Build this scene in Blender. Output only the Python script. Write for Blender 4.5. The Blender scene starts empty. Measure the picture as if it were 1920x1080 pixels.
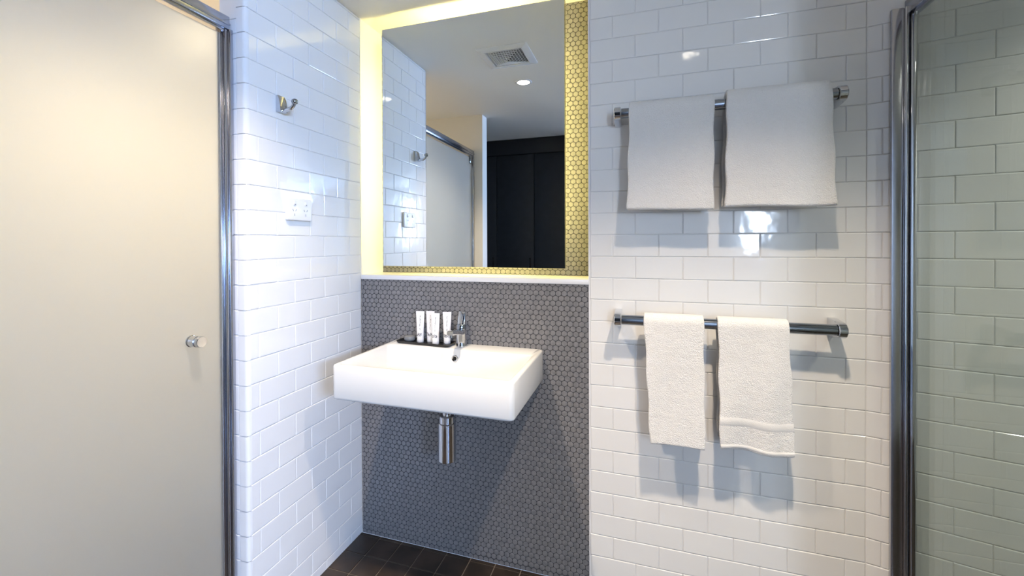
import bpy, bmesh, math, random
from mathutils import Matrix, Vector
random.seed(7)
S = bpy.context.scene
COL = S.collection
PI = math.pi

# ------------------------------------------------------------------ camera
yaw, pitch, roll, F, PPX, PPY = .3215, -.0077, .0038, 830.35, 923.8, 461.2
c, s = math.cos(yaw), math.sin(yaw)
R = Matrix(((c, s, 0), (0, 0, -1), (-s, c, 0)))
cp, sp = math.cos(pitch), math.sin(pitch)
R = Matrix(((1, 0, 0), (0, cp, sp), (0, -sp, cp))) @ R
cr, sr = math.cos(roll), math.sin(roll)
R = Matrix(((cr, sr, 0), (-sr, cr, 0), (0, 0, 1))) @ R
R = Matrix((R[0], -R[1], -R[2])).transposed().to_4x4()
cam_d = bpy.data.cameras.new('camera')
cam = bpy.data.objects.new('camera', cam_d)
COL.objects.link(cam)
cam.matrix_world = Matrix.Translation((1.1337, -1.6215, 1.2430)) @ R
cam_d.sensor_width = 36
cam_d.sensor_fit = 'HORIZONTAL'
cam_d.lens = F * 36 / 1920
cam_d.shift_x = (960 - PPX) / 1920
cam_d.shift_y = (PPY - 540) / 1920
cam_d.clip_start = .02
S.camera = cam

# ------------------------------------------------------------------ light
S.view_settings.view_transform = 'Standard'
S.view_settings.look = 'None'
S.view_settings.gamma = 1
S.view_settings.exposure = 0.40
W = bpy.data.worlds.new('world')
S.world = W
W.use_nodes = True
W.node_tree.nodes['Background'].inputs[0].default_value = (.55, .7, 1, 1)
W.node_tree.nodes['Background'].inputs[1].default_value = .5
WARM = (1, .81, .60)
BLUE = (.36, .56, 1)

def lamp(kind, name, loc, energy, color, target=None, **kw):
    d = bpy.data.lights.new(name, kind)
    d.energy = energy
    d.color = color
    for k, v in kw.items():
        setattr(d, k, v)
    o = bpy.data.objects.new(name, d)
    COL.objects.link(o)
    o.location = loc
    if target:
        o.rotation_euler = (Vector(target) - Vector(loc)).to_track_quat('-Z', 'Y').to_euler()
    return o

SPOTS = [(.472, -.92), (1.38, -.86)]
# daylight entering through the bedroom's windows
lamp('AREA', 'daylight_window_side', (4.45, -3.4, 2.0), 250, BLUE, (0, -2.2, 1.3), shape='RECTANGLE', size=2.4, size_y=.26)
lamp('AREA', 'daylight_window_end', (2.56, -5.0, 1.6), 36, (.66, .80, 1), (1.0, 0, 1.7), shape='RECTANGLE', size=.15, size_y=.85)
for i, (x, y) in enumerate(SPOTS):
    lamp('SPOT', 'downlight_beam', (x, y, 2.19), 112, WARM, (x, y, 0), spot_size=1.88, spot_blend=1.0, shadow_soft_size=.03)
# the lamp of the compartment behind the frosted door
lamp('SPOT', 'compartment_light', (-.42, -.35, 2.15), 58, (1, .80, .54), (-1.0, -.5, .2), spot_size=2.6, spot_blend=1, shadow_soft_size=.05)
# shower lamp behind the clear screen
lamp('SPOT', 'shower_beam', (2.4, -.6, 2.19), 34, (1, .92, .8), (2.4, -.55, 0), spot_size=2.1, spot_blend=.75, shadow_soft_size=.03)

# ------------------------------------------------------------------ materials
def mat(name, color, rough=.4, metal=0, spec=.5, **kw):
    m = bpy.data.materials.new(name)
    m.use_nodes = True
    b = m.node_tree.nodes['Principled BSDF']
    b.inputs['Base Color'].default_value = (*color, 1)
    b.inputs['Roughness'].default_value = rough
    b.inputs['Metallic'].default_value = metal
    b.inputs['Specular IOR Level'].default_value = spec
    for k, v in kw.items():
        b.inputs[k].default_value = v
    return m

def noise_bump(m, scale, dist, strength=1., detail=2):
    nt = m.node_tree
    tc = nt.nodes.new('ShaderNodeTexCoord')
    n = nt.nodes.new('ShaderNodeTexNoise')
    n.inputs['Scale'].default_value = scale
    n.inputs['Detail'].default_value = detail
    bp = nt.nodes.new('ShaderNodeBump')
    bp.inputs['Distance'].default_value = dist
    bp.inputs['Strength'].default_value = strength
    nt.links.new(tc.outputs['Object'], n.inputs['Vector'])
    nt.links.new(n.outputs['Fac'], bp.inputs['Height'])
    nt.links.new(bp.outputs['Normal'], nt.nodes['Principled BSDF'].inputs['Normal'])
    return m

def noise_color(m, a, b, scale, detail=3, coord='Object'):
    nt = m.node_tree
    tc = nt.nodes.new('ShaderNodeTexCoord')
    n = nt.nodes.new('ShaderNodeTexNoise')
    n.inputs['Scale'].default_value = scale
    n.inputs['Detail'].default_value = detail
    r = nt.nodes.new('ShaderNodeValToRGB')
    r.color_ramp.elements[0].position = .35
    r.color_ramp.elements[1].position = .65
    r.color_ramp.elements[0].color = (*a, 1)
    r.color_ramp.elements[1].color = (*b, 1)
    nt.links.new(tc.outputs[coord], n.inputs['Vector'])
    nt.links.new(n.outputs['Fac'], r.inputs['Fac'])
    nt.links.new(r.outputs['Color'], nt.nodes['Principled BSDF'].inputs['Base Color'])
    return m

M = {}
M['tile'] = noise_bump(mat('white glazed tile', (.80, .80, .80), .07, spec=.55), 14, .0009)
M['grout'] = mat('white grout', (.76, .76, .76), .8)
M['hex'] = noise_color(mat('grey mosaic', (.2, .2, .21), .32), (.165, .165, .175), (.22, .215, .22), 60)
M['hexgrout'] = mat('dark grout', (.045, .048, .055), .85)
M['floor'] = noise_color(mat('dark brown floor tile', (.04, .03, .025), .35), (.022, .016, .012), (.050, .034, .024), 9)
M['floorgrout'] = mat('floor grout', (.28, .24, .20), .8)
M['paint'] = noise_bump(mat('white ceiling paint', (.90, .88, .84), .7), 90, .0002)
M['plaster'] = noise_bump(mat('cream wall paint', (.78, .74, .67), .6), 90, .0002)
M['niche'] = noise_bump(mat('white niche paint', (.80, .79, .75), .5), 90, .0002)
M['stone'] = noise_bump(mat('white solid surface', (.78, .78, .80), .3), 50, .0001)
M['chrome'] = noise_bump(mat('chrome', (.62, .64, .68), .06, 1), 20, .00005)
M['chrome_dark'] = noise_bump(mat('dark chrome', (.32, .35, .39), .09, 1), 20, .00005)
M['alu'] = noise_bump(mat('polished aluminium', (.52, .53, .58), .18, 1), 30, .00005)
M['ceramic'] = noise_bump(mat('white ceramic', (.71, .71, .70), .09, spec=.5), 6, .0003)
M['mirror'] = mat('mirror silver', (.80, .84, .84), .0, 1)
M['mirror_edge'] = noise_bump(mat('mirror edge', (.10, .10, .06), .4), 40, .0001)
M['dark'] = noise_bump(mat('black plastic', (.006, .006, .008), .25), 40, .0001)
M['hole'] = mat('dark void', (.004, .004, .004), .8)
M['white_plastic'] = noise_bump(mat('white plastic', (.84, .84, .86), .22), 40, .0001)
M['grey_plastic'] = noise_bump(mat('grey plastic', (.25, .27, .28), .4), 40, .0001)
M['tube'] = noise_bump(mat('white tube', (.84, .84, .86), .3), 50, .0002)
M['ink'] = mat('black ink', (.02, .02, .03), .5)
M['wood'] = noise_color(mat('black stained veneer', (.006, .007, .010), .5), (.004, .005, .008), (.007, .009, .014), 14)
M['carpet'] = noise_color(mat('grey carpet', (.1, .1, .11), .95), (.08, .08, .09), (.13, .13, .14), 120)
M['soap'] = mat('wrapped soap', (.22, .23, .24), .12, 0, .5)
M['trimwhite'] = mat('white edge trim', (.82, .82, .84), .25)

def towel_mat():
    m = mat('white terry cloth', (.80, .79, .78), .95, spec=.1, **{'Sheen Weight': .3})
    nt = m.node_tree
    tc = nt.nodes.new('ShaderNodeTexCoord')
    n1 = nt.nodes.new('ShaderNodeTexNoise'); n1.inputs['Scale'].default_value = 420; n1.inputs['Detail'].default_value = 1
    n2 = nt.nodes.new('ShaderNodeTexNoise'); n2.inputs['Scale'].default_value = 45; n2.inputs['Detail'].default_value = 4
    mx = nt.nodes.new('ShaderNodeMath'); mx.operation = 'ADD'
    b = nt.nodes.new('ShaderNodeBump'); b.inputs['Distance'].default_value = .0028
    for n in (n1, n2):
        nt.links.new(tc.outputs['Object'], n.inputs['Vector'])
    nt.links.new(n1.outputs['Fac'], mx.inputs[0]); nt.links.new(n2.outputs['Fac'], mx.inputs[1])
    nt.links.new(mx.outputs[0], b.inputs['Height'])
    nt.links.new(b.outputs['Normal'], nt.nodes['Principled BSDF'].inputs['Normal'])
    return m
M['terry'] = towel_mat()
M['hem'] = noise_bump(mat('woven towel border', (.74, .73, .72), .85, spec=.1), 300, .0006)

def emission(name, color, strength):
    m = bpy.data.materials.new(name); m.use_nodes = True
    nt = m.node_tree; nt.nodes.remove(nt.nodes['Principled BSDF'])
    e = nt.nodes.new('ShaderNodeEmission')
    e.inputs[0].default_value = (*color, 1); e.inputs[1].default_value = strength
    nt.links.new(e.outputs[0], nt.nodes['Material Output'].inputs[0])
    return m
M['led'] = emission('led strip', (1, .82, .27), 58)
M['lens'] = emission('lamp lens', (1, .9, .75), 14)
M['sky'] = emission('daylight outside', (.75, .87, 1), 7)

def clear_glass():
    m = bpy.data.materials.new('clear tinted glass'); m.use_nodes = True
    nt = m.node_tree; nt.nodes.remove(nt.nodes['Principled BSDF'])
    t = nt.nodes.new('ShaderNodeBsdfTransparent'); t.inputs[0].default_value = (.80, .85, .84, 1)
    g = nt.nodes.new('ShaderNodeBsdfGlossy'); g.inputs['Roughness'].default_value = .01
    lw = nt.nodes.new('ShaderNodeLayerWeight'); lw.inputs['Blend'].default_value = .5
    pw = nt.nodes.new('ShaderNodeMath'); pw.operation = 'POWER'; pw.inputs[1].default_value = 5
    fr = nt.nodes.new('ShaderNodeMath'); fr.operation = 'MULTIPLY_ADD'; fr.inputs[1].default_value = .9; fr.inputs[2].default_value = .055
    nt.links.new(lw.outputs['Facing'], pw.inputs[0]); nt.links.new(pw.outputs[0], fr.inputs[0])
    mx = nt.nodes.new('ShaderNodeMixShader')
    nt.links.new(fr.outputs[0], mx.inputs[0]); nt.links.new(t.outputs[0], mx.inputs[1]); nt.links.new(g.outputs[0], mx.inputs[2])
    nt.links.new(mx.outputs[0], nt.nodes['Material Output'].inputs[0])
    return m
M['glass'] = clear_glass()

def frosted():
    m = bpy.data.materials.new('frosted glass'); m.use_nodes = True
    nt = m.node_tree; nt.nodes.remove(nt.nodes['Principled BSDF'])
    t = nt.nodes.new('ShaderNodeBsdfTranslucent'); t.inputs[0].default_value = (.93, .95, .93, 1)
    d = nt.nodes.new('ShaderNodeBsdfDiffuse'); d.inputs[0].default_value = (.75, .80, .80, 1)
    r = nt.nodes.new('ShaderNodeBsdfRefraction'); r.inputs['Roughness'].default_value = .6; r.inputs['IOR'].default_value = 1.3
    r.inputs[0].default_value = (.93, .95, .93, 1)
    g = nt.nodes.new('ShaderNodeBsdfGlossy'); g.inputs['Roughness'].default_value = .3
    fr = nt.nodes.new('ShaderNodeFresnel'); fr.inputs['IOR'].default_value = 1.4
    m1 = nt.nodes.new('ShaderNodeMixShader'); m1.inputs[0].default_value = .3
    m0 = nt.nodes.new('ShaderNodeMixShader'); m0.inputs[0].default_value = .5
    m2 = nt.nodes.new('ShaderNodeMixShader')
    L = nt.links.new
    L(t.outputs[0], m1.inputs[1]); L(d.outputs[0], m1.inputs[2])
    L(m1.outputs[0], m0.inputs[1]); L(r.outputs[0], m0.inputs[2])
    L(fr.outputs[0], m2.inputs[0]); L(m0.outputs[0], m2.inputs[1]); L(g.outputs[0], m2.inputs[2])
    L(m2.outputs[0], nt.nodes['Material Output'].inputs[0])
    return m
M['frost'] = frosted()

# ------------------------------------------------------------------ helpers
def mesh_obj(name, verts, faces, mats, parent=None, fmat=None, angle=None, loc=(0, 0, 0)):
    me = bpy.data.meshes.new(name)
    me.from_pydata([tuple(v) for v in verts], [], faces)
    for k in (mats if isinstance(mats, (list, tuple)) else [mats]):
        me.materials.append(M[k])
    if fmat:
        me.polygons.foreach_set('material_index', fmat)
    me.update()
    if angle is not None:
        me.polygons.foreach_set('use_smooth', [True] * len(me.polygons))
        me.set_sharp_from_angle(angle=math.radians(angle))
    o = bpy.data.objects.new(name, me)
    COL.objects.link(o)
    o.location = loc
    if parent is not None:
        o.parent = parent
    return o

class MB:
    """collects shapes for one mesh"""
    def __init__(self): self.v = []; self.f = []; self.m = []
    def add(self, vs, fs, mi=0, T=None):
        b = len(self.v)
        self.v += [(T @ Vector(v)) if T is not None else Vector(v) for v in vs]
        self.f += [tuple(i + b for i in f) for f in fs]
        self.m += [mi] * len(fs)
        return self
    def box(self, x0, x1, y0, y1, z0, z1, mi=0, bev=0, T=None, seg=2):
        if bev <= 0:
            vs = [(x, y, z) for x in (x0, x1) for y in (y0, y1) for z in (z0, z1)]
            fs = [(0, 1, 3, 2), (4, 6, 7, 5), (0, 4, 5, 1), (2, 3, 7, 6), (0, 2, 6, 4), (1, 5, 7, 3)]
            return self.add(vs, fs, mi, T)
        bm = bmesh.new()
        bmesh.ops.create_cube(bm, size=1)
        for v in bm.verts:
            v.co = Vector(((x0 + x1) / 2 + v.co.x * (x1 - x0), (y0 + y1) / 2 + v.co.y * (y1 - y0), (z0 + z1) / 2 + v.co.z * (z1 - z0)))
        bmesh.ops.bevel(bm, geom=bm.edges[:], offset=bev, segments=seg, profile=.5, affect='EDGES')
        bm.verts.index_update()
        self.add([v.co.copy() for v in bm.verts], [tuple(v.index for v in f.verts) for f in bm.faces], mi, T)
        bm.free()
        return self
    def lathe(self, prof, T=None, n=32, mi=0):
        """prof: (radius, height) along local z"""
        vs = []; fs = []
        for r, h in prof:
            vs += [(r * math.cos(2 * PI * i / n), r * math.sin(2 * PI * i / n), h) for i in range(n)]
        for k in range(len(prof) - 1):
            for i in range(n):
                j = (i + 1) % n
                fs.append((k * n + i, k * n + j, (k + 1) * n + j, (k + 1) * n + i))
        fs.append(tuple(range(n))[::-1])
        fs.append(tuple((len(prof) - 1) * n + i for i in range(n)))
        return self.add(vs, fs, mi, T)
    def tube(self, pts, rad, n=14, mi=0):
        pts = [Vector(p) for p in pts]
        rad = rad if isinstance(rad, (list, tuple)) else [rad] * len(pts)
        vs = []; fs = []
        d0 = (pts[1] - pts[0]).normalized()
        up = Vector((0, 0, 1)) if abs(d0.z) < .9 else Vector((1, 0, 0))
        a = d0.cross(up).normalized()
        for k, p in enumerate(pts):
            d = (pts[min(k + 1, len(pts) - 1)] - pts[max(k - 1, 0)]).normalized()
            a = (a - d * a.dot(d)).normalized(); b = d.cross(a)
            vs += [p + a * rad[k] * math.cos(2 * PI * i / n) + b * rad[k] * math.sin(2 * PI * i / n) for i in range(n)]
        for k in range(len(pts) - 1):
            for i in range(n):
                j = (i + 1) % n
                fs.append((k * n + i, k * n + j, (k + 1) * n + j, (k + 1) * n + i))
        fs.append(tuple(range(n))[::-1]); fs.append(tuple((len(pts) - 1) * n + i for i in range(n)))
        return self.add(vs, fs, mi)
    def prism(self, outline, axis, a, b, mi=0, bev=0):
        """outline: list of 2-D points; extruded along axis 0/1/2 from a to b"""
        def P(p, h):
            q = list(p); q.insert(axis, h); return tuple(q)
        n = len(outline)
        if bev > 0:
            cx = sum(p[0] for p in outline) / n; cy = sum(p[1] for p in outline) / n
            def sh(p):
                d = math.hypot(p[0] - cx, p[1] - cy); k = max(0, (d - bev) / d)
                return (cx + (p[0] - cx) * k, cy + (p[1] - cy) * k)
            rings = [[P(sh(p), a) for p in outline], [P(p, a + bev) for p in outline], [P(p, b - bev) for p in outline], [P(sh(p), b) for p in outline]]
        else:
            rings = [[P(p, a) for p in outline], [P(p, b) for p in outline]]
        vs = [v for r in rings for v in r]; fs = []
        for k in range(len(rings) - 1):
            for i in range(n):
                j = (i + 1) % n
                fs.append((k * n + i, k * n + j, (k + 1) * n + j, (k + 1) * n + i))
        fs.append(tuple(range(n))[::-1]); fs.append(tuple((len(rings) - 1) * n + i for i in range(n)))
        return self.add(vs, fs, mi)
    def rings(self, rings, cap0=True, cap1=True, mi=0):
        n = len(rings[0]); vs = [v for r in rings for v in r]; fs = []
        for k in range(len(rings) - 1):
            for i in range(n):
                j = (i + 1) % n
                fs.append((k * n + i, k * n + j, (k + 1) * n + j, (k + 1) * n + i))
        if cap0: fs.append(tuple(range(n))[::-1])
        if cap1: fs.append(tuple((len(rings) - 1) * n + i for i in range(n)))
        return self.add(vs, fs, mi)
    def build(self, name, mats, parent=None, angle=35, loc=(0, 0, 0)):
        o = mesh_obj(name, self.v, self.f, mats, parent, self.m, angle, loc)
        bm = bmesh.new(); bm.from_mesh(o.data)
        bmesh.ops.recalc_face_normals(bm, faces=bm.faces[:])
        bm.to_mesh(o.data); bm.free()
        return o

def rrect(x0, x1, y0, y1, r, z, n=6):
    r = max(min(r, (x1 - x0) / 2 - 1e-5, (y1 - y0) / 2 - 1e-5), 1e-5)
    out = []
    for cx, cy, a0 in ((x1 - r, y1 - r, 0), (x0 + r, y1 - r, PI / 2), (x0 + r, y0 + r, PI), (x1 - r, y0 + r, 1.5 * PI)):
        for i in range(n + 1):
            a = a0 + i / n * PI / 2
            out.append((cx + r * math.cos(a), cy + r * math.sin(a), z))
    return out

def thing(name, label, cat, loc=(0, 0, 0), rz=0, group=None):
    o = bpy.data.objects.new(name, None)
    COL.objects.link(o)
    o.empty_display_size = .05
    o.location = loc; o.rotation_euler = (0, 0, rz)
    o['label'] = label; o['category'] = cat
    if group: o['group'] = group
    return o

def tag(o, label, cat, group=None):
    o['label'] = label; o['category'] = cat
    if group: o['group'] = group
    return o

def struct(o):
    o['kind'] = 'structure'
    return o

# ------------------------------------------------------------------ tiled surfaces
def subway(name, frame, u0, u1, v0, v1, phase, pw=.1528, ph=.077, z0=.037, bond=True, mats=('tile', 'grout'), g=.0007, bev=.0026, h=.0026, tilt=.00035, parent=None, back=True, angle=None):
    """rows of bevelled tiles; frame(u, v, w) gives the point in space, w out of the wall"""
    V = []; Fc = []; MI = []
    def face(p, mi):
        b = len(V); V.extend(p); Fc.append(tuple(range(b, b + len(p)))); MI.append(mi)
    face([frame(u0, v0, 0), frame(u1, v0, 0), frame(u1, v1, 0), frame(u0, v1, 0)], 1)
    r0 = math.floor((v0 - z0) / ph) - 1; r1 = math.ceil((v1 - z0) / ph)
    for r in range(r0, r1 + 1):
        off = phase + (0 if (r % 2) else pw / 2) if bond else phase
        a0 = max(v0, z0 + r * ph); a1 = min(v1, z0 + (r + 1) * ph)
        if a1 - a0 < .006: continue
        k0 = math.floor((u0 - off) / pw) - 1; k1 = math.ceil((u1 - off) / pw)
        for k in range(k0, k1 + 1):
            b0 = max(u0, off + k * pw); b1 = min(u1, off + (k + 1) * pw)
            if b1 - b0 < .005: continue
            x0, x1, y0, y1 = b0 + g, b1 - g, a0 + g, a1 - g
            t = [random.uniform(-tilt, tilt) for _ in range(2)]
            b = len(V)
            bv = min(bev, (x1 - x0) / 3, (y1 - y0) / 3)
            for w, i in ((-.0005, 0), (h * .45, 0), (h * .85, bv * .4), (h, bv)):
                for x, y, sx, sy in ((x0 + i, y0 + i, -1, -1), (x1 - i, y0 + i, 1, -1), (x1 - i, y1 - i, 1, 1), (x0 + i, y1 - i, -1, 1)):
                    V.append(frame(x, y, w + (t[0] * sx + t[1] * sy if w > 0 else 0)))
            for q in range(3):
                for j in range(4):
                    jj = (j + 1) % 4
                    Fc.append((b + q * 4 + j, b + q * 4 + jj, b + q * 4 + 4 + jj, b + q * 4 + 4 + j)); MI.append(0)
            Fc.append((b + 12, b + 13, b + 14, b + 15)); MI.append(0)
    return mesh_obj(name, V, Fc, mats, parent, MI, angle)

def hexwall(name, x0, x1, z0, z1, y, pitch=.0212, parent=None):
    V = [(x0, y, z0), (x1, y, z0), (x1, y, z1), (x0, y, z1)]; Fc = [(0, 1, 2, 3)]; MI = [1]
    dz = pitch * .8660; r = pitch * .5 * .93
    nr = int((z1 - z0) / dz) + 2; nc = int((x1 - x0) / pitch) + 3
    def clip(p, ax, lim, sg):
        out = []
        for i in range(len(p)):
            a, b = p[i - 1], p[i]
            ia, ib = sg * (a[ax] - lim) <= 0, sg * (b[ax] - lim) <= 0
            if ia != ib:
                t = (lim - a[ax]) / (b[ax] - a[ax]); out.append((a[0] + t * (b[0] - a[0]), a[1] + t * (b[1] - a[1])))
            if ib: out.append(b)
        return out
    for j in range(nr):
        for i in range(nc):
            cx = x0 + i * pitch + (pitch / 2 if j % 2 else 0); cz = z1 - j * dz
            # rounded hexagon: 12 corners
            def ring(k):
                q = []
                for a in range(12):
                    an = math.radians(a * 30 + 0)
                    rr = r * k * (1.02 if a % 2 else 1.0)
                    if a % 2: rr = r * k * 1.07
                    q.append((cx + rr * math.cos(an), cz + rr * math.sin(an)))
                return q
            o = ring(1); n_ = ring(.86)
            if cx - pitch < x0 or cx + pitch > x1 or cz - pitch < z0 or cz + pitch > z1:
                for ax, lim, sg in ((0, x0, -1), (0, x1, 1), (1, z0, -1), (1, z1, 1)):
                    if len(o): o = clip(o, ax, lim, sg)
                if len(o) < 3: continue
                b = len(V); V.extend([(p[0], y - .0014, p[1]) for p in o]); Fc.append(tuple(range(b, b + len(o)))); MI.append(0)
                continue
            b = len(V)
            V.extend([(p[0], y - .0003, p[1]) for p in o]); V.extend([(p[0], y - .0012, p[1]) for p in o]); V.extend([(p[0], y - .0018, p[1]) for p in n_])
            for q in range(2):
                for a in range(12):
                    aa = (a + 1) % 12
                    Fc.append((b + q * 12 + a, b + q * 12 + aa, b + q * 12 + 12 + aa, b + q * 12 + 12 + a)); MI.append(0)
            Fc.append(tuple(b + 24 + a for a in range(12))); MI.append(0)
    return mesh_obj(name, V, Fc, ('hex', 'hexgrout'), parent, MI)

CEIL = 2.203
YE = -.583          # end of the left wall
XR = .958           # where the mosaic meets the white tiled wall
XB = 1.78           # where the tiled wall bends
ZL = 1.108          # top of the ledge
YN = .170           # back of the niche
TH = math.radians(15)
q = .0764

# floor
fl = subway('floor', lambda u, v, w: (u, v, w - .003), -1.05, 2.75, -1.57, .0, .0917, pw=.102, ph=.102, z0=-.0169, bond=False, mats=('floor', 'floorgrout'), g=.0016, bev=.0015, h=.003, tilt=.0001)
struct(fl)
o = MB().box(-1.3, 4.6, -5.1, -1.57, -.05, 0).build('floor_bedroom', 'carpet', angle=None); o.name = 'floor_2'; struct(o)
# ceiling
o = MB().box(-1.1, 2.85, -1.57, .20, CEIL, CEIL + .05).build('ceiling', 'paint', angle=None); struct(o)
o = MB().box(-1.3, 4.6, -5.1, -1.57, CEIL, CEIL + .05).build('ceiling_2', 'paint', angle=None); struct(o)

# left wall: tiled face, tiled end, body
wl = subway('wall_left', lambda u, v, w: (w - .0032, u, v), YE + .012, 0, 0, CEIL, -.002 - q)
struct(wl)
m = MB().box(-.10, -.0033, YE + .004, .17, 0, CEIL)
o = m.build('wall_left_core', 'plaster', angle=None); o.name = 'wall_partition'; struct(o)
o = subway('wall_left_end', lambda u, v, w: (u, YE + .0032 - w + .0, v), -.098, -.034, 0, 1.93, -.034 - .0764, bond=False, pw=.0764)
struct(o)
# rounded bullnose column at the corner
V = []; Fc = []; MI = []
def bull(z0, z1, mi, d):
    b = len(V)
    prof = [(-.0335, YE - d)]
    for i in range(7):
        a = -PI / 2 + i / 6 * PI / 2
        prof.append((-.012 + (.012 + d) * math.cos(a), YE + .012 + (.012 + d) * math.sin(a)))
    for z in (z0, z1):
        V.extend([(x, y, z) for x, y in prof])
    n = len(prof)
    for i in range(n - 1):
        Fc.append((b + i, b + i + 1, b + n + i + 1, b + n + i)); MI.append(mi)
bull(0, CEIL, 1, -.003)
for r in range(-1, 29):
    a0 = max(0, .037 + r * .077) + .0009; a1 = min(CEIL, .037 + (r + 1) * .077) - .0009
    if a1 > a0 + .004:
        bull(a0, a1, 0, 0)
o = mesh_obj('trim_1', V, Fc, ('tile', 'grout'), None, MI, 40); struct(o)
o = MB().box(-.10, -.034, YE + .0005, YE + .004, 1.93, CEIL).box(-.10, -.097, YE, YE + .004, 0, 1.93).build('trim_2', 'tile', angle=None); struct(o)

# back wall below the ledge, and the lit niche above it
struct(hexwall('wall_back', 0, XR, 0, ZL - .017, 0))
o = hexwall('wall_niche', 0, XR, ZL, CEIL, YN); struct(o)
o = MB().box(-.003, 0, -.0, YN, ZL, CEIL).build('wall_niche_side', 'niche', angle=None); o.name = 'wall_niche_left'; struct(o)
o = MB().box(0, XR, 0.001, YN, 0, ZL - .018).box(-.10, XR + .1, YN + .001, YN + .05, 0, CEIL).build('wall_back_core', 'plaster', angle=None); struct(o)
o = MB().box(0.0, XR, -.004, YN, ZL - .018, ZL, bev=.0012).build('trim_3', 'stone'); struct(o)

# white tiled wall with the towel rails, and its bent stretch behind the clear screen
wr = subway('wall_right', lambda u, v, w: (u, .0025 - w, v), XR + .004, XB, 0, CEIL, 1.0411)
struct(wr)
def bent(u, v, w):
    return (XB + u * math.cos(TH) - w * math.sin(TH), .0025 - u * math.sin(TH) - w * math.cos(TH), v)
struct(subway('wall_shower', bent, 0, 1.0, 0, CEIL, .037))
o = MB().box(XR - .0, XB, .0035, YN, 0, CEIL).box(XB, 2.8, .0035, YN, 0, CEIL).build('wall_right_core', 'plaster', angle=None); struct(o)
o = MB().box(XR - .001, XR + .004, -.0012, .01, 0, CEIL).build('trim_4', 'trimwhite', angle=None); struct(o)
# right end wall of the shower, and the walls of the small compartment behind the frosted door
o = MB().box(2.75, 2.8, -1.57, .0, 0, CEIL).build('wall_shower_end', 'tile', angle=None); struct(o)
o = MB().box(-1.05, -1.0, -1.57, .2, 0, CEIL).build('wall_compartment', 'plaster', angle=None); struct(o)
o = MB().box(-1.05, -.10, .17, .2, 0, CEIL).build('wall_compartment_back', 'plaster', angle=None); struct(o)
# wall opposite the mirror with the wide doorway
o = MB().box(-1.05, .012, -1.57, -1.47, 0, CEIL).build('wall_front', 'plaster', angle=None); struct(o)
o = MB().box(1.93, 2.8, -1.57, -1.47, 0, CEIL).build('wall_front_right', 'plaster', angle=None); struct(o)
# bedroom shell
o = MB().box(-1.35, -1.3, -5.1, -1.57, 0, CEIL).build('wall_bedroom_left', 'plaster', angle=None); struct(o)
o = MB().box(2.8, 4.6, -1.57, -1.52, 0, CEIL).build('wall_bedroom_near', 'plaster', angle=None); struct(o)
m = MB().box(-1.35, 2.48, -5.15, -5.05, 0, CEIL).box(2.64, 4.6, -5.15, -5.05, 0, CEIL).box(2.48, 2.64, -5.15, -5.05, 0, 1.15).box(2.48, 2.64, -5.15, -5.05, 2.05, CEIL)
struct(m.build('wall_bedroom_end', 'plaster', angle=None))
m = MB().box(4.5, 4.6, -2.1, -1.57, 0, CEIL).box(4.5, 4.6, -5.1, -4.7, 0, CEIL).box(4.5, 4.6, -4.7, -2.1, 0, 1.86).box(4.5, 4.6, -4.7, -2.1, 2.14, CEIL)
struct(m.build('wall_bedroom_right', 'plaster', angle=None))
w1 = MB().box(2.48, 2.64, -5.13, -5.12, 1.15, 2.05).build('window_1', 'sky', angle=None); struct(w1)
w2 = MB().box(4.58, 4.585, -4.7, -2.1, 1.86, 2.14).build('window_2', 'sky', angle=None); struct(w2)
o = MB().box(2.48, 2.50, -5.11, -5.06, 1.15, 2.05).box(2.62, 2.64, -5.11, -5.06, 1.15, 2.05).box(2.50, 2.62, -5.11, -5.06, 1.15, 1.17).box(2.50, 2.62, -5.11, -5.06, 2.03, 2.05).build('window_frame', 'white_plastic', w1, None)

# ------------------------------------------------------------------ wardrobe seen in the mirror
wd = thing('wardrobe', 'tall black wardrobe facing the doorway, seen only as a reflection in the mirror', 'wardrobe', (0, -2.32, 0))
MB().box(-1.25, 1.02, -.6, -.02, 0, CEIL - .002).build('carcass', 'wood', wd, None)
MB().box(-1.25, 1.02, -.022, .012, 2.06, CEIL - .003).build('top_band', 'dark', wd, None)  # black band above the doors
xs = [-1.25, -.70, -.15, .21, .61, 1.02]
for i in range(len(xs) - 1):
    d = MB().box(xs[i] + .002, xs[i + 1] - .002, -.02, 0, .06, 2.055, bev=.0015).build('door', 'wood', wd)
    hx = xs[i + 1] - .04
    MB().box(hx - .006, hx + .006, .0, .022, .88, 1.10, bev=.003).build('handle', 'dark', d)

# ------------------------------------------------------------------ mirror with its light strips
mi = thing('wall_mirror', 'tall rectangular mirror with yellow glow around its edges, above the basin', 'mirror', (.4825, .02, 1.146))
hw = .3865; H = 1.000
MB().box(-hw, hw, 0, .004, 0, H).build('mirror_glass', 'mirror', mi, None)
MB().box(-hw, hw, .0042, .026, 0, H).build('mirror_backing', 'mirror_edge', mi, None)
MB().box(-hw + .115, hw - .115, .026, YN - .022, .10, H - .085).build('mounting_box', 'white_plastic', mi, None)
for x0, x1 in ((-hw + .105, -hw + .115), (hw - .115, hw - .105)):
    MB().box(x0, x1, .072, .084, .11, H - .095).build('light_strip', 'led', mi, None)
for z0, z1 in ((.09, .10), (H - .085, H - .075)):
    MB().box(-hw + .12, hw - .12, .072, .084, z0, z1).build('light_strip', 'led', mi, None)

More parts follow.
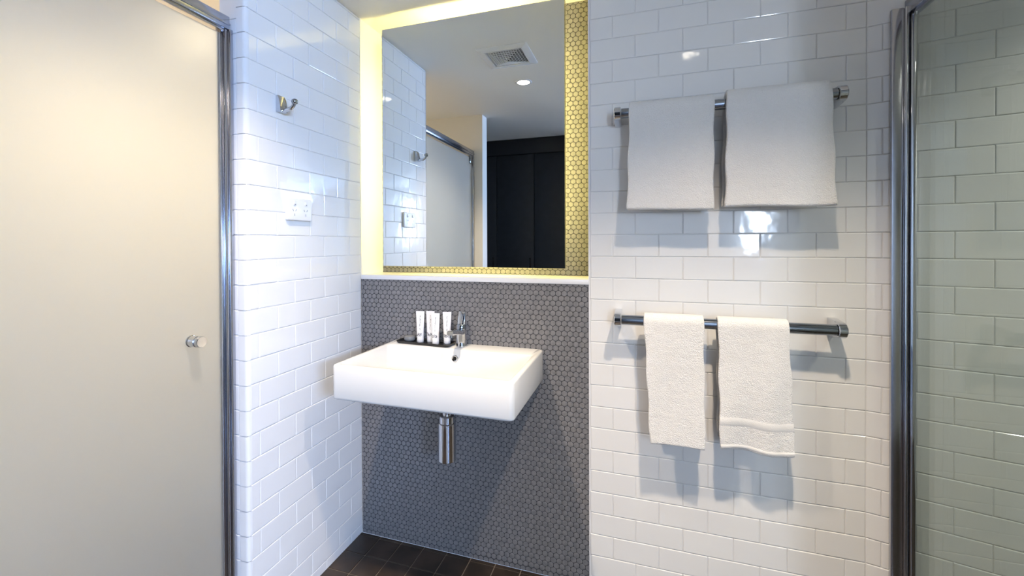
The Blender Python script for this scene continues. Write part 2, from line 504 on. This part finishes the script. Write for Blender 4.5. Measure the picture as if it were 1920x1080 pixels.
# ------------------------------------------------------------------ wash basin
bx0, bx1, by0, ZT = .1717, .7918, -.4136, .8445
ba = thing('wash_basin', 'white rectangular ceramic basin fixed to the grey mosaic wall', 'basin', ((bx0 + bx1) / 2, 0, .73))
X, Y0, D = (bx1 - bx0) / 2, by0, ZT - .73
yb = -.0022
rg = []
for i, r, z in ((.030, .012, .0), (.006, .014, .0), (.0015, .015, .003), (0, .016, .008), (0, .016, D - .007), (.0012, .015, D - .0035), (.004, .013, D - .001), (.008, .012, D)):
    rg.append(rrect(-X + i, X - i, Y0 + i, yb - (i if i > .02 else 0), r, z))
for (l, fr_, bk, r, z) in ((.016, .016, -.092, .014, D), (.0185, .0185, -.0945, .016, D - .002), (.021, .021, -.097, .020, D - .007), (.035, .032, -.104, .032, D - .06), (.05, .045, -.115, .05, D - .088), (.10, .085, -.15, .05, D - .098), (.24, .16, -.20, .03, D - .101)):
    rg.append(rrect(-X + l, X - l, Y0 + fr_, bk, r, z))
MB().rings(rg).build('bowl', 'ceramic', ba, 50)
# overflow and waste
T = Matrix.Translation((-.005, -.0995, D - .034)) @ Matrix.Rotation(math.radians(83), 4, 'X')
ov = MB().lathe([(.0125, -.004), (.0125, .003), (.0105, .0045), (.0075, .0035), (.0075, -.003)], T, 28).build('overflow_ring', 'chrome', ba)
ov2 = MB().lathe([(.0078, -.003), (.0078, .0026)], T, 20).build('overflow_hole', 'hole', ov)
MB().lathe([(.03, 0), (.03, .002), (.024, .004), (.018, .003), (.001, .0035)], Matrix.Translation((0, -.23, D - .1005)), 32).build('drain', 'chrome', ba)
for x, y in ((-.186, -.10), (.155, -.24)):
    MB().box(x - .017, x + .017, y - .012, y + .012, -.016, .002, bev=.003).build('mounting_bracket', 'white_plastic', ba)

# mixer tap standing on the deck
tp = thing('mixer_tap', 'chrome single lever mixer tap at the back of the basin', 'tap', (.483, -.05, ZT))
MB().lathe([(.021, 0), (.0215, .002), (.0205, .006), (.0195, .03), (.019, .05), (.0195, .062), (.0185, .066)], None, 36).build('tap_body', 'chrome', tp)
def sect(cx, cy, cz, w, h, tilt, n=5):
    out = []
    for x, z, _ in rrect(-w, w, -h, h, min(w, h) * .7, 0, n):
        v = Matrix.Rotation(tilt, 4, 'X') @ Vector((x, 0, z)); out.append((cx + v.x, cy + v.y, cz + v.z))
    return out
MB().rings([sect(0, .004, .055, .0165, .012, 0), sect(0, -.03, .060, .0155, .0105, .08), sect(0, -.075, .068, .0145, .009, .1), sect(0, -.105, .071, .0135, .0085, .1), sect(0, -.109, .071, .012, .007, .1)]).lathe([(.009, .0), (.0095, -.012)], Matrix.Translation((0, -.098, .066))).build('spout', 'chrome', tp, 45)
MB().lathe([(.0185, .066), (.019, .070), (.0185, .082), (.015, .087), (.005, .089)], None, 36).build('cartridge_cap', 'chrome_dark', tp)
MB().rings([sect(0, .002, .084, .0165, .009, PI / 2), sect(0, .002, .096, .0155, .0075, PI / 2), sect(0, .005, .115, .0145, .0055, PI / 2), sect(0, .009, .131, .0135, .0045, PI / 2), sect(0, .010, .1335, .0125, .0035, PI / 2)]).build('lever', 'chrome', tp, 45)

# bottle trap under the basin
tr = thing('bottle_trap', 'chrome bottle trap and pipe hanging under the basin', 'trap', (.466, -.15, .452))
MB().lathe([(.0310, .0), (.0325, .002), (.0325, .136), (.0310, .138), (.0285, .1385), (.0285, .162), (.0265, .164), (.0165, .165), (.0165, .272)], Matrix.Translation((0, 0, 0)), 40).build('trap_cup', 'chrome', tr)
MB().lathe([(.022, .200), (.0235, .202), (.0235, .224), (.022, .226)], None, 32).build('collar', 'chrome', tr)
MB().tube([(.0, .02, .150), (.0, .07, .150), (0, .1482, .150)], .0165, 24).build('outlet_pipe', 'chrome', tr)
MB().lathe([(.032, 0), (.032, .004), (.022, .010)], Matrix.Translation((0, .1482, .150)) @ Matrix.Rotation(PI / 2, 4, 'X'), 32).build('wall_flange', 'chrome', tr)

# amenity tray, soap, tubes
tray_rot = -.06
ty = thing('amenity_tray', 'small flat black tray on the left back edge of the basin', 'tray', (.330, -.0475, ZT), tray_rot)
rg = [rrect(-.110, .110, -.032, .032, .008, 0), rrect(-.115, .115, -.036, .036, .01, .004), rrect(-.117, .117, -.038, .038, .01, .011), rrect(-.115, .115, -.036, .036, .009, .0112), rrect(-.111, .111, -.032, .032, .008, .005)]
MB().rings(rg).build('tray', 'dark', ty, 40)
ZB = ZT + .0052
def tray_pt(x, y):
    ca, sa = math.cos(tray_rot), math.sin(tray_rot)
    return (.330 + x * ca - y * sa, -.0475 + x * sa + y * ca, ZB)
def toiletry(loc, label, rz, hgt=.122):
    t = thing('toiletry_tube', label, 'tube', loc, rz, 'toiletry tubes on the black tray')
    MB().lathe([(.0128, 0), (.0135, .001), (.0135, .019), (.0128, .020)], None, 24).build('cap', 'white_plastic', t)
    rg = []
    n = 24
    for k, z in ((0, .020), (.02, .0205), (.15, .035), (.4, .060), (.7, .085), (.9, .105), (1, .112), (1, hgt)):
        w = .0138 + .0032 * k; d = .0138 * (1 - k) + .0009 * k
        rg.append([(w * math.cos(2 * PI * i / n), d * math.sin(2 * PI * i / n), z) for i in range(n)])
    MB().rings(rg).build('tube_body', 'tube', t, 50)
    # printed marks: a line of running script up the tube and a floral block low down
    pr = MB()
    rnd = random.Random(hash(label) % 1000 if False else len(label))
    def surf(x, z):
        k = min(1, max(0, (z - .020) / .092)); d = .0138 * (1 - k) + .0009 * k; w = .0138 + .0032 * k
        return -(d * math.sqrt(max(0, 1 - (x / w) ** 2))) - .0004
    z = .050
    while z < .104:
        h = rnd.uniform(.0016, .0034); w = rnd.uniform(.001, .0032); x = rnd.uniform(-.0014, .0008)
        pr.add([(x, surf(x, z), z), (x + w, surf(x + w, z), z), (x + w, surf(x + w, z + h), z + h), (x, surf(x, z + h), z + h)], [(0, 1, 2, 3)])
        z += h + rnd.uniform(.0008, .0022)
    for _ in range(60):
        x = rnd.uniform(-.0105, .0085); zz = rnd.uniform(.024, .036); a = rnd.uniform(.0008, .0022)
        pr.add([(x, surf(x, zz), zz), (x + a, surf(x + a, zz), zz + a * .4), (x + a * .8, surf(x + a, zz + a), zz + a * 1.3), (x - a * .2, surf(x, zz + a), zz + a)], [(0, 1, 2, 3)])
    pr.build('printed_mark', 'ink', t, None)
    return t
toiletry((.304, -.045, ZB), 'white toiletry tube standing leftmost of the four on the black tray', .15)
toiletry((.341, -.030, ZB), 'white toiletry tube second from left, partly hidden behind its right neighbour', .2)
toiletry((.378, -.060, ZB), 'white toiletry tube third from left, standing in front of another tube', .1, .120)
toiletry((.416, -.036, ZB), 'white toiletry tube nearest the tap on the black tray', .25)
sp_ = (.252, -.036, ZB)
so = MB().lathe([(.018, 0), (.0225, .003), (.0235, .010), (.0215, .018), (.015, .021), (.002, .0215)], None, 28).build('soap_bar', 'soap', None, 50, sp_)
tag(so, 'small round wrapped soap on the left end of the black tray', 'soap')

# ------------------------------------------------------------------ towel rails
def towel_rail(zc, label):
    x0, x1 = 1.062, 1.690
    t = thing('towel_rail', label, 'towel rail', ((x0 + x1) / 2, 0, zc), 0, 'towel rails on the tiled wall')
    L = (x1 - x0) / 2
    MB().tube([(-L + .012, -.075, 0), (0, -.075, 0), (L - .012, -.075, 0)], .0165, 28).build('rail_bar', 'chrome_dark', t)
    for sx in (-1, 1):
        # mount: broad at the wall, rounded nose around the bar
        out = [(-.0012, .026), (-.020, .0265)]
        for i in range(13):
            a = PI / 2 + (i / 12) * PI
            out.append((-.075 + .0225 * math.cos(a) * 1, .0225 * math.sin(a)))
        out += [(-.020, -.0265), (-.0012, -.026)]
        MB().prism(out, 0, sx * L - .011, sx * L + .011, bev=.002).build('rail_mount', 'chrome', t, 40)
    return t
towel_rail(1.673, 'upper chrome towel rail fixed to the white tiled wall')
towel_rail(.9825, 'lower chrome towel rail fixed to the white tiled wall')

# ------------------------------------------------------------------ towels
def towel(name, label, quad, zc, back, thick, seed, group, border=None, hem_wave=0, bulge=.004, loc_y=-.075, lift=0.):
    """quad: top-left x, top-right x, bottom-left x, bottom-right x, bottom-left z, bottom-right z (front layer)"""
    xtl, xtr, xbl, xbr, zbl, zbr = quad
    rnd = random.Random(seed)
    ph = [rnd.uniform(0, 6.28) for _ in range(8)]
    rb = .0178 + thick / 2
    NU, NA, NF, NB = 36, 10, 44, 36
    zb_top = zc
    def row(kind, t, u):
        if kind == 'b':   # back layer, t 0 bottom .. 1 top
            zbot = back; z = zbot + (zb_top - zbot) * t; y = loc_y + rb; hang = 1 - t
        elif kind == 'a':
            a = t * PI; z = zb_top + rb * math.sin(a); y = loc_y + rb * math.cos(a); hang = 0
        else:
            zbot = zbl + (zbr - zbl) * u + hem_wave * math.sin(u * 5.2 + .6) * 1
            z = zb_top + (zbot - zb_top) * t; y = loc_y - rb; hang = t
        k = hang
        xl = xtl + (xbl - xtl) * k; xr = xtr + (xbr - xtr) * k
        x = xl + (xr - xl) * u
        w = bulge * k * (math.sin(u * 7 + ph[0]) * .5 + math.sin(u * 13 + ph[1] + k * 2) * .3 + math.sin(k * 5 + ph[2] + u * 3) * .4)
        w += .0005 * math.sin(u * 31 + ph[3] + 4 * k) * k
        x += .0018 * math.sin(z * 40 + ph[4]) * (1 if u > .5 else -1) * abs(2 * u - 1)
        if kind == 'f': y += -w - .004 * k
        if kind == 'b': y += min(0, w * .3) - .004 * k + min(0., -.0)
        return (x, y, z)
    seq = [('b', i / NB) for i in range(NB)] + [('a', i / NA) for i in range(NA)] + [('f', i / NF) for i in range(NF + 1)]
    V = []; Fc = []
    ox, oz = (xtl + xtr) / 2, zc
    for kd, t in seq:
        for i in range(NU + 1):
            x, y, z = row(kd, t, i / NU); V.append((x - ox, y, z - oz))
    for r in range(len(seq) - 1):
        for i in range(NU):
            a = r * (NU + 1) + i; Fc.append((a, a + 1, a + NU + 2, a + NU + 1))
    t_ = thing(name, label, 'towel', (ox, 0, oz), 0, group)
    o = mesh_obj('towel_cloth', V, Fc, 'terry', t_, None, 180)
    m1 = o.modifiers.new('thickness', 'SOLIDIFY'); m1.thickness = thick; m1.offset = 0
    m3 = o.modifiers.new('round', 'SUBSURF'); m3.levels = 1; m3.render_levels = 1
    for b0, b1 in border or ():
        # woven band across the front layer
        Vb = []; Fb = []
        for j in range(5):
            tt = b0 + (b1 - b0) * j / 4
            for i in range(NU + 1):
                x, y, z = row('f', tt, i / NU)
                Vb.append(((x - ox) * .985, y - thick / 2 - (.0016 if 0 < j < 4 else .0002), z - oz))
        for j in range(4):
            for i in range(NU):
                a = j * (NU + 1) + i; Fb.append((a, a + 1, a + NU + 2, a + NU + 1))
        mesh_obj('woven_border', Vb, Fb, 'hem', t_, None, 60)
    return t_
towel('bath_towel', 'folded white bath towel on the left half of the upper rail', (1.100, 1.352, 1.092, 1.350, 1.349, 1.342), 1.673, 1.350, .016, 3, 'towels on the upper rail', bulge=.003)
towel('bath_towel', 'larger folded white bath towel on the right half of the upper rail', (1.385, 1.656, 1.379, 1.668, 1.347, 1.347), 1.676, 1.352, .022, 5, 'towels on the upper rail', bulge=.0045, hem_wave=.003)
towel('hand_towel', 'narrow fluffy white towel hanging on the left of the lower rail', (1.145, 1.323, 1.163, 1.326, .590, .592), .9825, .62, .010, 8, 'towels on the lower rail', bulge=.006)
towel('hand_towel', 'white towel with a woven border hanging right on the lower rail', (1.363, 1.553, 1.367, 1.570, .596, .604), .9825, .62, .009, 12, 'towels on the lower rail', border=((.735, .80), (.955, .985)), bulge=.010, hem_wave=.006)

# ------------------------------------------------------------------ hook and power outlet on the left wall
hk = thing('robe_hook', 'chrome robe hook high on the tiled left wall', 'hook', (0, -.449, 1.703))
prof = [(-.0, -.027), (.020, -.027), (.019, -.008), (.014, .016), (.008, .027), (0, .027)]
MB().prism([(x, z) for x, z in prof], 1, -.016, .016, bev=.0015).build('hook_plate', 'chrome', hk, 30)
MB().tube([(.016, .0, -.022), (.032, .0, -.021), (.048, .0, -.018), (.058, .0, -.010), (.062, .0, -.001)], [.007, .0065, .006, .0058, .006], 16).build('hook_peg', 'chrome', hk, 60)
MB().lathe([(.004, -.009), (.009, -.006), (.0105, 0), (.009, .006), (.004, .009)], Matrix.Translation((.063, 0, .003)), 24).build('hook_knob', 'chrome_dark', hk, 60)

po = thing('power_outlet', 'white double power outlet with two switches on the tiled left wall', 'power outlet', (0, -.3685, 1.360))
a_, b_ = .0585, .0385
rg = [[(x, y, z) for y, z, x in rrect(-a_ + i, a_ - i, -b_ + i, b_ - i, .006, h)] for i, h in ((0, 0), (0, .007), (.002, .010), (.004, .0105))]
MB().rings(rg).build('outlet_plate', 'white_plastic', po, 30)
for sy in (-1, 1):
    yc = sy * .0265
    sw = MB().box(.0103, .0135, yc - .006, yc + .006, .014, .028, bev=.0012).build('rocker_switch', 'white_plastic', po)
    MB().box(.0134, .01365, yc - .0025, yc + .0025, .0148, .0185).build('switch_mark', 'grey_plastic', sw, None)
    sl = MB()
    for dy, dz, rot in ((-.0068, -.003, .55), (.0068, -.003, -.55), (0, -.019, 0)):
        T = Matrix.Translation((.0104, yc + dy, dz)) @ Matrix.Rotation(rot, 4, 'X')
        sl.box(-.001, .0004, -.0011, .0011, -.0042, .0042, T=T)
    sl.build('socket_slots', 'grey_plastic', po, None)

# ------------------------------------------------------------------ frosted door on the left
DX = -.070
sd = thing('frosted_door', 'tall frosted glass door in a chrome frame at the left edge', 'door', (DX, -1.0, 0))
MB().box(-.004, .004, -.455, .385, .02, 1.878).build('frosted_pane', 'frost', sd, None)
MB().box(-.018, .020, -.46, .410, 1.893, 1.932, bev=.002).box(-.010, .012, -.46, .41, 1.885, 1.893).box(.020, .0225, -.46, .41, 1.905, 1.910).build('head_rail', 'alu', sd, 30)
MB().box(-.018, .004, .392, .4165, .0, 1.893, bev=.002).box(.004, .016, .396, .4165, 0, 1.893, bev=.003).box(.016, .026, .4045, .4165, 0, 1.893, bev=.002).build('jamb_channel', 'alu', sd, 30)
MB().box(-.006, .006, .385, .391, .02, 1.878, bev=.001).build('edge_seal', 'chrome', sd, 30)
MB().box(-.018, .018, -.4695, -.445, .0, 1.893, bev=.002).build('jamb_channel', 'alu', sd, 30)
MB().box(-.016, .016, -.46, .41, .0, .018, bev=.001).build('sill_rail', 'alu', sd, 30)
MB().box(-.012, .016, -.430, -.395, 1.83, 1.89, bev=.002).build('pivot_clamp', 'chrome_dark', sd, 30)
T = Matrix.Translation((.004, .290, .969)) @ Matrix.Rotation(PI / 2, 4, 'Y')
MB().lathe([(.0165, 0), (.0165, .003), (.013, .004), (.013, .006), (.0155, .007), (.0155, .026), (.0135, .028), (.0135, .031), (.0155, .032), (.0155, .041), (.0145, .0425)], T, 36).build('door_knob', 'chrome', sd, 40)

# ------------------------------------------------------------------ clear shower screen on the right
GX, GY = 1.872, -.0215
ss = thing('shower_screen', 'clear glass shower screen in a chrome frame at the right edge', 'shower screen', (GX, GY, 0))
MB().box(.0, .006, -1.42, -.012, .02, 1.890).build('glass_pane', 'glass', ss, None)
MB().box(-.045, -.017, -.012, .0, 0, 1.915, bev=.002).build('wall_channel', 'alu', ss, 30)
MB().box(-.017, -.009, -.020, -.002, 0, 1.915, bev=.003).box(-.006, .008, -.026, -.006, 0, 1.893, bev=.004).build('frame_post', 'chrome', ss, 30)
MB().box(-.013, .012, -1.42, -.004, 1.893, 1.935, bev=.002).box(-.004, .010, -1.42, -.02, 1.886, 1.893).build('head_rail', 'alu', ss, 30)
MB().box(-.012, .012, -1.42, -.02, 0, .02, bev=.001).build('sill_rail', 'alu', ss, 30)

# ------------------------------------------------------------------ ceiling vent and downlights
vn = thing('ceiling_vent', 'square white ceiling vent with slanted mesh panels, reflected in the mirror', 'vent', (.487, -.535, CEIL))
hv, hi = .130, .093
fv = MB()
rg = [[(x, y, z) for x, y, z in rrect(-a, a, -a, a, .004, zz)] for a, zz in ((hv, 0), (hv, -.003), (hv - .006, -.007), (hi + .004, -.012), (hi, -.010), (hi, .0))]
fv.rings(rg, False, False).build('vent_frame', 'white_plastic', vn, 30)
MB().box(-hi, hi, -hi, hi, -.0012, -.0002).build('vent_backing', 'hole', vn, None)  # black sheet stands in for the shade above the mesh
for k in range(4):
    g_ = MB(); n = 14; bw = .0005 if k == 1 else .0010; bh = .002 if k == 1 else .005  # one quarter's bars are thinner and shallower, to shape in its shade
    # triangular mesh panel, apex hanging lowest at the middle
    ca, sa = math.cos(k * PI / 2), math.sin(k * PI / 2)
    def P(x, y, dz=0):   # y from -hi (edge) to 0 (apex)
        z = -.006 - .024 * (1 + y / hi) + dz
        return (x * ca - y * sa, x * sa + y * ca, z)
    st = hi * 2 / n
    if k == 0:   # mesh quarter built as a plate; its pale slanting look is shaped in
        g_.add([P(-hi, -hi), P(hi, -hi), P(0, 0), P(-hi, -hi, .002), P(hi, -hi, .002), P(0, 0, .002)], [(0, 2, 1), (3, 4, 5), (0, 1, 4, 3), (1, 2, 5, 4), (2, 0, 3, 5)])
        g_.build('filled_mesh_panel', 'white_plastic', vn, None)
        continue
    for i in range(1, n):
        x = -hi + i * st; y1 = -abs(x)
        for a, b in ((-hi, y1),):
            if b - a > .004:
                w = bw
                g_.add([P(x - w, a), P(x + w, a), P(x + w, b), P(x - w, b), P(x - w, a, bh), P(x + w, a, bh), P(x + w, b, bh), P(x - w, b, bh)], [(0, 1, 2, 3), (4, 7, 6, 5), (0, 4, 5, 1), (1, 5, 6, 2), (2, 6, 7, 3), (3, 7, 4, 0)])
    for j in range(0, n // 2 + 1):
        y = -hi + j * st; w = bw; xx = -y
        if xx > .004:
            g_.add([P(-xx, y - w), P(xx, y - w), P(xx, y + w), P(-xx, y + w), P(-xx, y - w, bh), P(xx, y - w, bh), P(xx, y + w, bh), P(-xx, y + w, bh)], [(0, 1, 2, 3), (4, 7, 6, 5), (0, 4, 5, 1), (1, 5, 6, 2), (2, 6, 7, 3), (3, 7, 4, 0)])
    g_.build('grille_panel', 'white_plastic', vn, None)

for (x, y), lab in zip(SPOTS, ('round recessed downlight glowing in the mirror below the vent', 'round recessed downlight in the ceiling in front of the towel rails')):
    dl = thing('downlight', lab, 'downlight', (x, y, CEIL), 0, 'recessed ceiling downlights')
    MB().rings([[(r * math.cos(2 * PI * i / 40), r * math.sin(2 * PI * i / 40), z) for i in range(40)] for r, z in ((.050, 0), (.050, -.003), (.046, -.005), (.038, -.004), (.036, .0))], False, False).build('trim_ring', 'white_plastic', dl, 40)
    MB().lathe([(.0365, -.0008), (.0365, -.002), (.001, -.0021)], None, 32).build('lens', 'lens', dl, 40)
